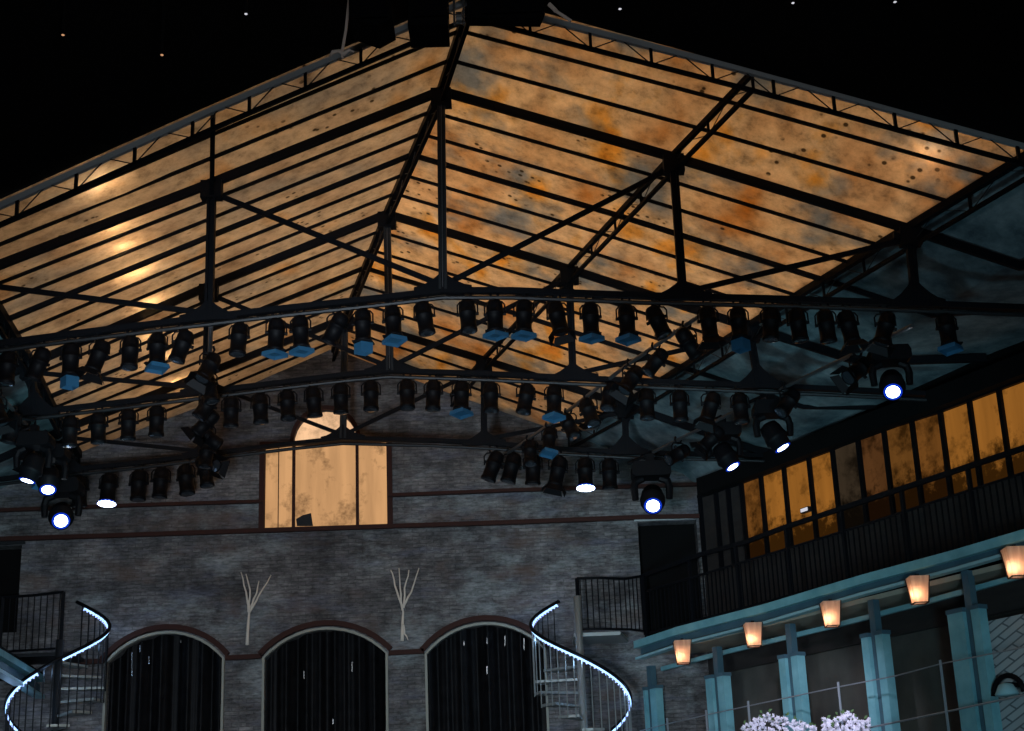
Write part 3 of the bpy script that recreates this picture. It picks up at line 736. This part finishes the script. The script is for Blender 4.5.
tag(MB().prism([Vector((GL0.x - .3, D - .85, zGL - .06)), Vector((a.x + .12, D - .85, zGL - .06)), Vector((a.x + .12, D - .03, zGL - .06)), Vector((GL0.x - .3, D - .03, zGL - .06))], (0, 0, .05)).build('stair_landing', 'steel2'),
    'dark landing plate at the head of the left spiral stair', 'landing', 'stair landings')

struct(MB().box((0, 11.7, -.06), (26, 24, .12)).build('floor', 'darkfloor'))

# ---------------------------------------------------------------- stage lamps
def can_proto(kind):
    t = thing('stage_spotlight', 'x', 'spotlight', (0, 0, 0))
    MB().tube([(-.03, 0, .035), (-.042, 0, .0), (-.03, 0, -.035), (0, 0, -.045), (.03, 0, -.035), (.042, 0, 0), (.03, 0, .035)], .012, 6).build('hook_clamp', 'lampblack', t)
    MB().tube([(-.093, 0, -.165), (-.093, 0, -.075), (-.070, 0, -.045), (0, 0, -.035), (.070, 0, -.045), (.093, 0, -.075), (.093, 0, -.165)], .008, 6).build('yoke', 'lampblack', t)
    b = MB().lathe([(.025, .140), (.055, .130), (.072, .105), (.078, .06), (.078, .02), (.083, .018), (.083, .0), (.076, -.005), (.073, -.06), (.073, -.14), (.079, -.142), (.079, -.170)], 16).build('lamp_body', 'lampblack', t, True)
    b.location = (0, 0, -.165)
    lens = MB().lathe([(.064, -.166), (.064, -.172), (.03, -.178)], 14).build('lens', {'lit': 'white_lens'}.get(kind, 'glassdark'), b)
    for sx in (-1, 1): MB().tube([(sx * .074, 0, 0), (sx * .103, 0, 0)], .016, 8).build('tilt_knob', 'lampblack', b)
    if kind in ('gel', 'gelbox'):
        f = MB().box((0, 0, -.178), (.18, .18, .012)); f.build('filter_frame', 'lampblack', b)
        if kind == 'gel': MB().lathe([(.118, -.184), (.122, -.224), (.116, -.224), (.112, -.190)], 4).build('colour_filter', 'gel', b)
        else: MB().lathe([(.088, -.185), (.088, -.285), (.082, -.285), (.082, -.20)], 4).build('colour_filter', 'gel', b)
    if kind == 'door':
        for k in range(4):
            ca, sa = math.cos(k * PI / 2), math.sin(k * PI / 2); w0, w1 = .07, .10
            P = [Vector((ca * .072 - sa * e * w, sa * .072 + ca * e * w, z)) + Vector((ca, sa, 0)) * o for e, w, z, o in ((-1, w0, -.172, 0), (1, w0, -.172, 0), (1, w1, -.235, .045), (-1, w1, -.235, .045))]
            MB().prism(P, Vector((ca, sa, 0)) * .006).build('barn_door', 'lampblack', b)
    if kind == 'lit':
        MB().lathe([(.078, -.160), (.098, -.185), (.092, -.185), (.072, -.160)], 16).build('halo_rim', 'blue_halo', b)  # emissive ring imitating the blue glare around the lens
        lens.scale = (1.45, 1.45, 1); lens.location = (0, 0, -.012)
    return t
PROTO = {k: can_proto(k) for k in ('plain', 'gel', 'gelbox', 'door', 'lit')}
used = set()
def place_can(kind, loc, tilt, s, label, group, nod=0, spin=0):
    p = PROTO[kind]
    if kind in used: p = copy_tree(p)
    used.add(kind)
    p.location = loc; p.scale = (s, s, s); p.rotation_euler = (0, 0, R(spin)); tag(p, label, 'spotlight', group)
    for c in p.children:
        if c.name.startswith('lamp_body'): c.rotation_euler = (R(nod), R(tilt), 0)
    return p
import copy
def chord_v(k, u):
    L = CH[k]
    for a, b in zip(L, L[1:]):
        if a[0] <= u <= b[0]: return lerp(a[1], b[1], (u - a[0]) / (b[0] - a[0]))
    return L[-1][1]
DESC = {'plain': 'plain black can spotlight', 'gel': 'black spotlight with a blue filter', 'gelbox': 'black spotlight with a square blue hood', 'door': 'black spotlight with barn doors', 'lit': 'black spotlight with glaring white lens'}
# (x, tilt in degrees: + swings the mouth to the left, kind)
ROWS = {
    '1': [(10, 0, 'plain'), (42, 22, 'plain'), (73, 0, 'gelbox'), (101, 18, 'door'), (132, 0, 'plain'), (159, -3, 'gel'), (184, 18, 'plain'), (240, 3, 'plain'), (277, 3, 'gel'), (301, -3, 'gel'),
          (337, 32, 'plain'), (363, 0, 'gelbox'), (393, -4, 'gel'), (424, -8, 'plain'), (467, -3, 'plain'), (494, 0, 'gel'), (523, 3, 'gel'), (556, -10, 'door'), (589, 0, 'gel'), (625, 0, 'gel'),
          (655, -20, 'plain'), (706, -4, 'door'), (736, 0, 'gelbox'), (768, 5, 'plain'), (795, -3, 'plain'), (823, -3, 'plain'), (845, -8, 'door'), (882, 20, 'door'), (943, 0, 'gel')],
    '2': [(72, 0, 'plain'), (100, -2, 'plain'), (130, 0, 'plain'), (158, 0, 'plain'), (232, 0, 'plain'), (261, -3, 'plain'), (288, -4, 'plain'), (314, -5, 'plain'), (341, 0, 'plain'), (371, 0, 'plain'),
          (407, 0, 'plain'), (433, 2, 'plain'), (461, 2, 'gel'), (490, 0, 'plain'), (525, 12, 'plain'), (553, 3, 'gel'), (645, 0, 'plain'), (678, 0, 'plain'), (709, 20, 'door'), (738, 0, 'plain')],
    '3': [(81, 0, 'plain'), (110, 0, 'lit'), (140, 0, 'plain'), (162, 3, 'plain'), (187, -8, 'plain'), (493, 22, 'plain'), (511, 16, 'plain'), (532, 3, 'plain'), (557, 14, 'door'), (584, 0, 'lit'), (608, 0, 'plain')],
}
RS = {'1': 1.12, '2': 1.22, '3': 1.45}
for k in '123':
    for q, (u, tl, kind) in enumerate(ROWS[k]):
        loc = at(u, chord_v(k, u), PX[k][0]) + Vector((0, -.03, -.085))
        tw = 'tilted ' if abs(tl) > 9 else ''
        lean = '' if abs(tl) <= 9 else (', leaning left' if tl > 0 else ', leaning right')
        place_can(kind, loc, tl, RS[k], f'{DESC[kind]}, {ORD[q]} from the left under the {NAMES[k]} truss{lean}', f'spotlights under the {NAMES[k]} truss', -8 if kind == 'lit' else random.uniform(-6, 6), random.uniform(-12, 12))

# lengthwise lamp pipes under the chords
def rail_pt(k, u, dz): return at(u, chord_v(k, u), PX[k][0]) + Vector((0, -.03, -.085 - dz))
PIPES = {
    'right': ([at(912, 322, Y1), at(770, 391, Y2 + .3), at(640, 456, Y3)], 'long lamp pipe below the trusses near the right windows', 'bright'),
    'inner': ([at(716, 301, Y1), at(628, 361, 17.6), at(560, 414, 19.9), at(507, 451, Y3)], 'long lamp pipe crossing below the right roof slope', 'pipe'),
    'left': ([at(211, 322, Y1), at(208, 397, Y2), at(206, 462, Y3)], 'long lamp pipe seen end-on through the left lamp cluster', 'pipe'),
    'outer': ([at(-35, 352, Y1), at(25, 420, Y2), at(62, 476, Y3)], 'long lamp pipe at the left picture edge', 'pipe'),
}
for k, (pts, lab, m) in PIPES.items():
    a, b = pts[0], pts[-1]
    tag(MB().tube([p - Z * .04 for p in pts], .024, 8).build('lamp_pipe', 'pipe' if m != 'bright' else 'pipe'), lab, 'pipe', 'lamp pipes along the hall')
def on_pipe(k, Y):
    P = PIPES[k][0]
    for a, b in zip(P, P[1:]):
        if a.y - .01 <= Y <= b.y + .01: return a.lerp(b, (Y - a.y) / (b.y - a.y)) - Z * .04
    return P[-1] - Z * .04
EXTRA = [('inner', 15.8, -38, 'plain', 'pointing down to the right', 1.15), ('inner', 16.7, 40, 'plain', 'second down the pipe', 1.1), ('inner', 17.5, 35, 'door', 'third down the pipe', 1.2), ('inner', 18.2, 8, 'plain', 'fourth down the pipe', 1.2),
         ('inner', 18.9, -18, 'plain', 'fifth down the pipe', 1.25), ('inner', 19.6, -25, 'plain', 'sixth down the pipe', 1.2), ('inner', 20.3, 0, 'gel', 'seventh down the pipe', 1.15), ('inner', 21.0, 0, 'plain', 'eighth down the pipe', 1.2),
         ('left', 15.9, 28, 'door', 'highest in the left cluster', 1.15), ('left', 16.8, -12, 'plain', 'second highest in the left cluster', 1.15), ('left', 17.6, 32, 'plain', 'third highest in the left cluster', 1.2), ('left', 18.5, 50, 'door', 'fourth highest in the left cluster', 1.2),
         ('left', 19.3, -62, 'plain', 'fifth in the left cluster, swung right', 1.2), ('left', 20.2, 4, 'plain', 'sixth highest in the left cluster', 1.25), ('left', 20.9, -70, 'door', 'seventh in the left cluster, swung right', 1.25), ('left', 21.4, -10, 'plain', 'lowest in the left cluster', 1.3),
         ('outer', 15.8, 10, 'plain', 'first down the outer pipe', 1.15), ('outer', 16.6, -20, 'door', 'second down the outer pipe', 1.15), ('outer', 17.5, 15, 'plain', 'third down the outer pipe', 1.2), ('outer', 19.1, 25, 'door', 'fourth down the outer pipe', 1.2), ('outer', 20.9, -12, 'plain', 'fifth down the outer pipe', 1.2),
         ('outer', 18.2, -15, 'plain', 'between third and fourth down the pipe', 1.35), ('outer', 19.8, 0, 'gelbox', 'just before the last', 1.2), ('right', 16.2, 55, 'door', 'second down the right pipe, swung left', 1.2), ('right', 18.0, 40, 'plain', 'fourth down the right pipe, swung left', 1.2), ('right', 19.9, 48, 'door', 'sixth down the right pipe', 1.2), ('right', 20.8, 60, 'plain', 'seventh down the right pipe, swung left', 1.2)]
for k, Y, tl, kind, lab, s in EXTRA:
    place_can(kind, on_pipe(k, Y), tl, s, f'{DESC[kind]} on the {k} pipe, {lab}', f'spotlights on the lengthwise lamp pipes', random.uniform(-15, 15), random.uniform(-30, 30))

for q, (L, lab) in enumerate((([(548, 424, 20.9), (560, 431, 20.6), (575, 424, 20.3), (590, 430, 19.9), (603, 419, 19.4)], 'pale looping power cable slung along the inner lamp pipe'),
                              ([(655, 335, 16.9), (668, 338, 16.8), (674, 330, 16.7), (686, 338, 16.5)], 'short curled power cable at the tilted lamp of the inner pipe'),
                              ([(45, 430, 20.6), (52, 438, 20.5), (64, 436, 20.4), (80, 447, 20.3)], 'loose power cable hanging in the left lamp cluster'))):
    P = []
    for a, b in zip(L, L[1:]):
        for f in (0, .25, .5, .75): P.append(at(lerp(a[0], b[0], f), lerp(a[1], b[1], f) + 3 * math.sin(PI * f), lerp(a[2], b[2], f)))
    tag(MB().tube(P, .012, 6).build('power_cable', 'pipe'), lab, 'cable', 'cables among the lamps')
# moving heads with lit lenses
def head_proto():
    t = thing('moving_head_light', 'x', 'moving head light', (0, 0, 0))
    MB().box((0, 0, -.06), (.10, .08, .10)).build('hook_clamp', 'lampblack', t)
    MB().prism([(-.20, -.15, -.12), (.20, -.15, -.12), (.23, -.15, -.18), (.23, -.15, -.27), (.19, -.15, -.30), (-.19, -.15, -.30), (-.23, -.15, -.27), (-.23, -.15, -.18)], (0, .30, 0)).build('base_box', 'lampblack', t)
    MB().tube([(-.10, 0, -.30), (-.19, 0, -.34), (-.21, 0, -.42), (-.20, 0, -.56)], [.05, .05, .045, .04], 8).build('yoke_arm', 'lampblack', t)
    MB().tube([(.10, 0, -.30), (.19, 0, -.34), (.21, 0, -.42), (.20, 0, -.56)], [.05, .05, .045, .04], 8).build('yoke_arm', 'lampblack', t)
    b = MB().lathe([(.06, .16), (.11, .14), (.13, .08), (.135, .0), (.15, -.05), (.15, -.09), (.125, -.10), (.12, -.20)], 18).build('lamp_head', 'lampblack', t, True)
    b.location = (0, 0, -.54)
    MB().lathe([(.078, -.195), (.078, -.205), (.04, -.215)], 18).build('lens', 'white_lens', b)
    MB().lathe([(.105, -.192), (.105, -.203), (.079, -.203), (.079, -.192)], 18).build('lens_halo', 'blue_halo', b)  # lens halo built as a thin emissive ring
    return t
HP = head_proto(); hused = False
def place_head(u, v, Y, label, aim, s=1.0, r=1.0):
    """lens centre seen at (u, v) in plane Y; aim: direction the lens points"""
    global hused
    p = HP if not hused else copy_tree(HP); hused = True
    c = at(u, v, Y); d = Vector(aim).normalized()
    q = Vector((0, 0, -1)).rotation_difference(d)
    p.scale = (s, s, s); p.location = c - d * (.205 * s) + Z * (.54 * s)
    for ch in p.children:
        if ch.name.startswith('lamp_head'):
            ch.rotation_mode = 'QUATERNION'; ch.rotation_quaternion = q
    best = min((on_pipe(k, lerp(Y1, Y3, q / 40)) for k in ('right', 'outer') for q in range(41)), key=lambda w: (w - p.location).length)
    a = p.location - Z * .02; m = Vector((a.x, a.y, max(best.z, a.z + .02)))
    arm = MB().tube([a, m, best] if (m - best).length > .03 else [a, best], .022, 6)
    arm.v = [p.location + (v - p.location) / s for v in arm.v]; arm.build('mount_arm', 'lampblack', p)
    tag(p, label, 'moving head light', 'moving head lights on the lamp pipes')
    return p
def toeye(p, k, down): d = (EYE - p).normalized(); return d * k + Vector((0, 0, -1)) * down
HEADS = [(893, 392, 15.9, 'moving head light with bright blue-haloed lens beside the right windows, nearest', .8, .55, .95), (783, 448, 18.4, 'moving head light with narrow lit lens above the orange windows', .15, 1, 1.0), (733, 467, 20.0, 'moving head light with small oval lit lens near the corner', .25, 1, 1.0),
         (653, 506, 21.3, 'moving head light with bright blue-haloed lens above the right doorway', .8, .5, 1.2), (61, 521, 20.6, 'moving head light with the brightest blue-haloed lens at far left', .9, .4, 1.15), (48, 490, 19.3, 'moving head light with small bright lens, second from lowest at left', .4, .6, 1.0), (27, 481, 18.0, 'moving head light with slim lit lens nearest the left picture edge', .12, 1, .95)]
for u, v, Y, lab, ke, dn, s in HEADS:
    aim = toeye(at(u, v, Y), ke, dn)
    if u in (783, 733): aim += Vector((.55, 0, 0))
    if u == 27: aim += Vector((-.3, 0, 0))
    place_head(u, v, Y, lab, aim, s)

# ---------------------------------------------------------------- dark things hanging before the front edge
Yf = 12.6
def hang_box(name, label, cat, pts, dep, Y=Yf):
    P = [at(u, v, Y) for u, v in pts]
    t = thing(name, label, cat, P[0])
    MB().prism(P, (0, dep, 0)).build('cabinet', 'black', t)
    c = sum((p for p in P), Vector()) / len(P); zmax = max(p.z for p in P); zmin = min(p.z for p in P)
    MB().box((c.x, Y + dep - .015, lerp(zmin, zmax, .3)), ((max(p.x for p in P) - min(p.x for p in P)) * .8, .03, (zmax - zmin) * .4)).build('grille', 'lampblack', t)
    MB().bar(Vector((c.x, Y + dep / 2, zmax)), Vector((c.x, Y + dep / 2, zmax + .6)), .05, .05).build('hanging_bracket', 'steel', t)
hang_box('loudspeaker', 'black loudspeaker box hanging against the roof ridge', 'loudspeaker', [(411, 48), (413, -25), (448, -25), (450, 47)], -.4)
hang_box('masking_panel', 'flat black masking panel hanging over the right side of the ridge', 'masking panel', [(468, 26), (466, -25), (543, -25), (545, 15), (540, 27)], -.15)
hang_box('loudspeaker', 'slanting black loudspeaker box hanging left of the ridge', 'loudspeaker', [(354, 40), (352, -25), (388, -25), (396, 40), (380, 49)], -.4)
# rope with a knot
t = thing('hanging_rope', 'pale rope with a frayed knot hanging before the roof edge', 'rope', at(344, 50, Yf))
MB().tube([at(350, -40, Yf), at(349, 0, Yf), at(346, 30, Yf), at(342, 52, Yf)], .014, 6).build('cord', 'rope', t)
MB().tube([at(330, 56, Yf), at(333, 52, Yf - .02), at(339, 51, Yf), at(344, 54, Yf - .03), at(349, 50, Yf), at(354, 52, Yf)], [.012, .02, .018, .024, .016, .01], 7).build('knot', 'rope', t, True)
MB().tube([at(342, 52, Yf), at(342.5, 58, Yf)], [.018, .010], 6).build('frayed_end', 'rope', t)
# pulley at the ridge
pc = at(459, 18, Yf + .4)
t = thing('pulley_block', 'shiny metal pulley block at the top of the roof ridge', 'pulley', pc)
MB().tube([pc - Vector((.03, 0, 0)), pc + Vector((.03, 0, 0))], .06, 14).build('wheel', 'bright', t)
MB().bar(pc + Vector((.045, 0, -.07)), pc + Vector((.045, 0, .30)), .02, .05).build('cheek_plate', 'bright', t)
MB().bar(pc + Vector((-.045, 0, -.07)), pc + Vector((-.045, 0, .30)), .02, .05).build('cheek_plate', 'bright', t)
MB().box(pc + Vector((0, 0, .33)), (.16, .1, .08)).build('mount', 'steel2', t)
t = thing('rolled_canvas', 'short pale metal tube lying slanted above the front roof edge', 'tube', at(560, 12, Yf))
MB().tube([at(549, 4, Yf), at(556, 11, Yf)], .022, 8).build('tube_end', 'rope', t); MB().tube([at(556, 11, Yf), at(571, 21, Yf)], .016, 8).build('tube_shaft', 'rope', t)
MB().bar(at(560, 14, Yf), at(560, 14, Yf) + Z * .6, .012, .012).build('hanger', 'black', t)
# pinprick emissive dots put in for glints in the dark roof
for q, (u, v, m, lab) in enumerate(((162, 55, 'warm_glint', 'tiny orange glint dot glowing in the dark over the left roof edge'), (246, 14, 'glint', 'tiny white glint dot highest in the dark at top left'), (620, 9, 'glint', 'tiny white glint dot in the dark above the right roof edge'),
                                   (63, 35, 'warm_glint', 'tiny dim glint dot in the dark at far top left'), (793, 3, 'glint', 'tiny white glint dot at the top picture edge'), (895, 2, 'glint', 'tiny white glint dot near the top right corner'))):
    p = at(u, v, 11.0); t = thing('glint_dot', lab, 'glint dot', p, 'tiny glint dots in the dark roof')
    MB().lathe([(.004, -.008), (.014, 0), (.004, .008)], 8, p).build('lens', m, t)
    MB().bar(p + Z * .006, p + Z * .9, .02, .02).build('housing', 'black', t)

# ---------------------------------------------------------------- light
def light(name, kind, loc, energy, col, target=None, size=.3, spot=60, blend=.6, sy=None):
    L = bpy.data.lights.new(name, kind); L.energy = energy; L.color = col
    if kind == 'AREA':
        L.size = size
        if sy: L.shape = 'RECTANGLE'; L.size_y = sy
    else: L.shadow_soft_size = size
    if kind == 'SPOT': L.spot_size = R(spot); L.spot_blend = blend
    o = bpy.data.objects.new(name, L); COL.objects.link(o); o.location = loc
    if target is not None: o.rotation_euler = (Vector(target) - Vector(loc)).to_track_quat('-Z', 'Y').to_euler()
    return o
WARM = (1, .84, .62)
# lamps above the translucent roof
for side, ids in (('left', (1, 3)), ('right', (3, 5))):
    cs = [NODE[k][i] for k in KEYS for i in ids]; c = sum(cs, Vector()) / len(cs)
    a = NODE['2'][ids[0]]; b = NODE['2'][ids[1]]; sl = (b - a).normalized(); n = Vector((-sl.z, 0, sl.x)); n = n if n.z > 0 else -n
    light('roof_backlight', 'AREA', c + n * 3.0, 670 if side == 'left' else 780, WARM, c, 9, sy=12)
# bare lamps close above the sheet: the bright streaks
def on_roof(u, v, ids):
    best = None
    for k0, k1 in zip(KEYS, KEYS[1:]):
        for f in range(21):
            P = [NODE[k0][i].lerp(NODE[k1][i], f / 20) for i in ids]; p = at(u, v, P[0].y)
            for a, b in zip(P, P[1:]):
                if a.x <= p.x <= b.x:
                    dz = abs(lerp(a.z, b.z, (p.x - a.x) / (b.x - a.x)) + .14 - p.z)
                    if best is None or dz < best[0]: best = (dz, p)
    return best[1]
for u, v, e in ((95, 178, 7), (112, 222, 10), (122, 243, 11), (133, 268, 10), (146, 300, 7), (153, 328, 8), (161, 352, 8), (172, 378, 7), (188, 388, 6)):
    light('lamp_above_roof', 'POINT', on_roof(u, v, (0, 1, 2, 3)) + Vector((-.02, 0, .07)), e * 3.6, (1, .78, .50), None, .05)
light('lamp_above_roof', 'POINT', on_roof(932, 150, (3, 4, 5, 6)) + Vector((.02, 0, .10)), 12, (1, .66, .36), None, .10)
# added unseen spots: cool fill on the brick wall, the galleries and the ceilings
light('front_fill', 'SPOT', (-2.0, 6, 2.5), 3600, (.72, .86, 1), (-2.5, D, 6.0), .6, 56, .8)
light('front_fill', 'SPOT', (3.0, 6, 2.0), 1500, (.50, .82, 1), (3.6, D - 4, 4.2), .6, 46, .8)
light('girder_fill', 'SPOT', (0, 1.5, 4.5), 520, (.8, .88, 1), (-.5, 13.7, 8.2), .5, 62, .8)  # added unseen front light for the edge girder and rope
light('ceiling_fill', 'SPOT', (.5, 12, 1.2), 800, (.40, .82, 1), (2.9, 20.5, 8.2), .4, 46, 1)
light('ceiling_fill', 'SPOT', (-2.0, 13, 1.2), 1400, (.40, .85, 1), (-8.3, 19.5, 7.6), .4, 40, 1)

light('ceiling_fill', 'SPOT', (1.5, 9, 1.2), 330, (.45, .80, 1), (5.6, 16.0, 7.6), .4, 40, 1)
light('flower_fill', 'SPOT', rg(800, 700, 3.2) + Z * 1.5, 620, (.80, .80, 1), rg(805, 728, FO), .1, 40, .8)  # added unseen spot that brightens the flowers
w = bpy.data.worlds.new('world'); S.world = w; w.use_nodes = True
w.node_tree.nodes['Background'].inputs[0].default_value = (.5, .6, .8, 1); w.node_tree.nodes['Background'].inputs[1].default_value = .002
S.view_settings.view_transform = 'Standard'; S.view_settings.look = 'None'; S.view_settings.gamma = 1; S.view_settings.exposure = 0
S.view_settings.use_curve_mapping = False
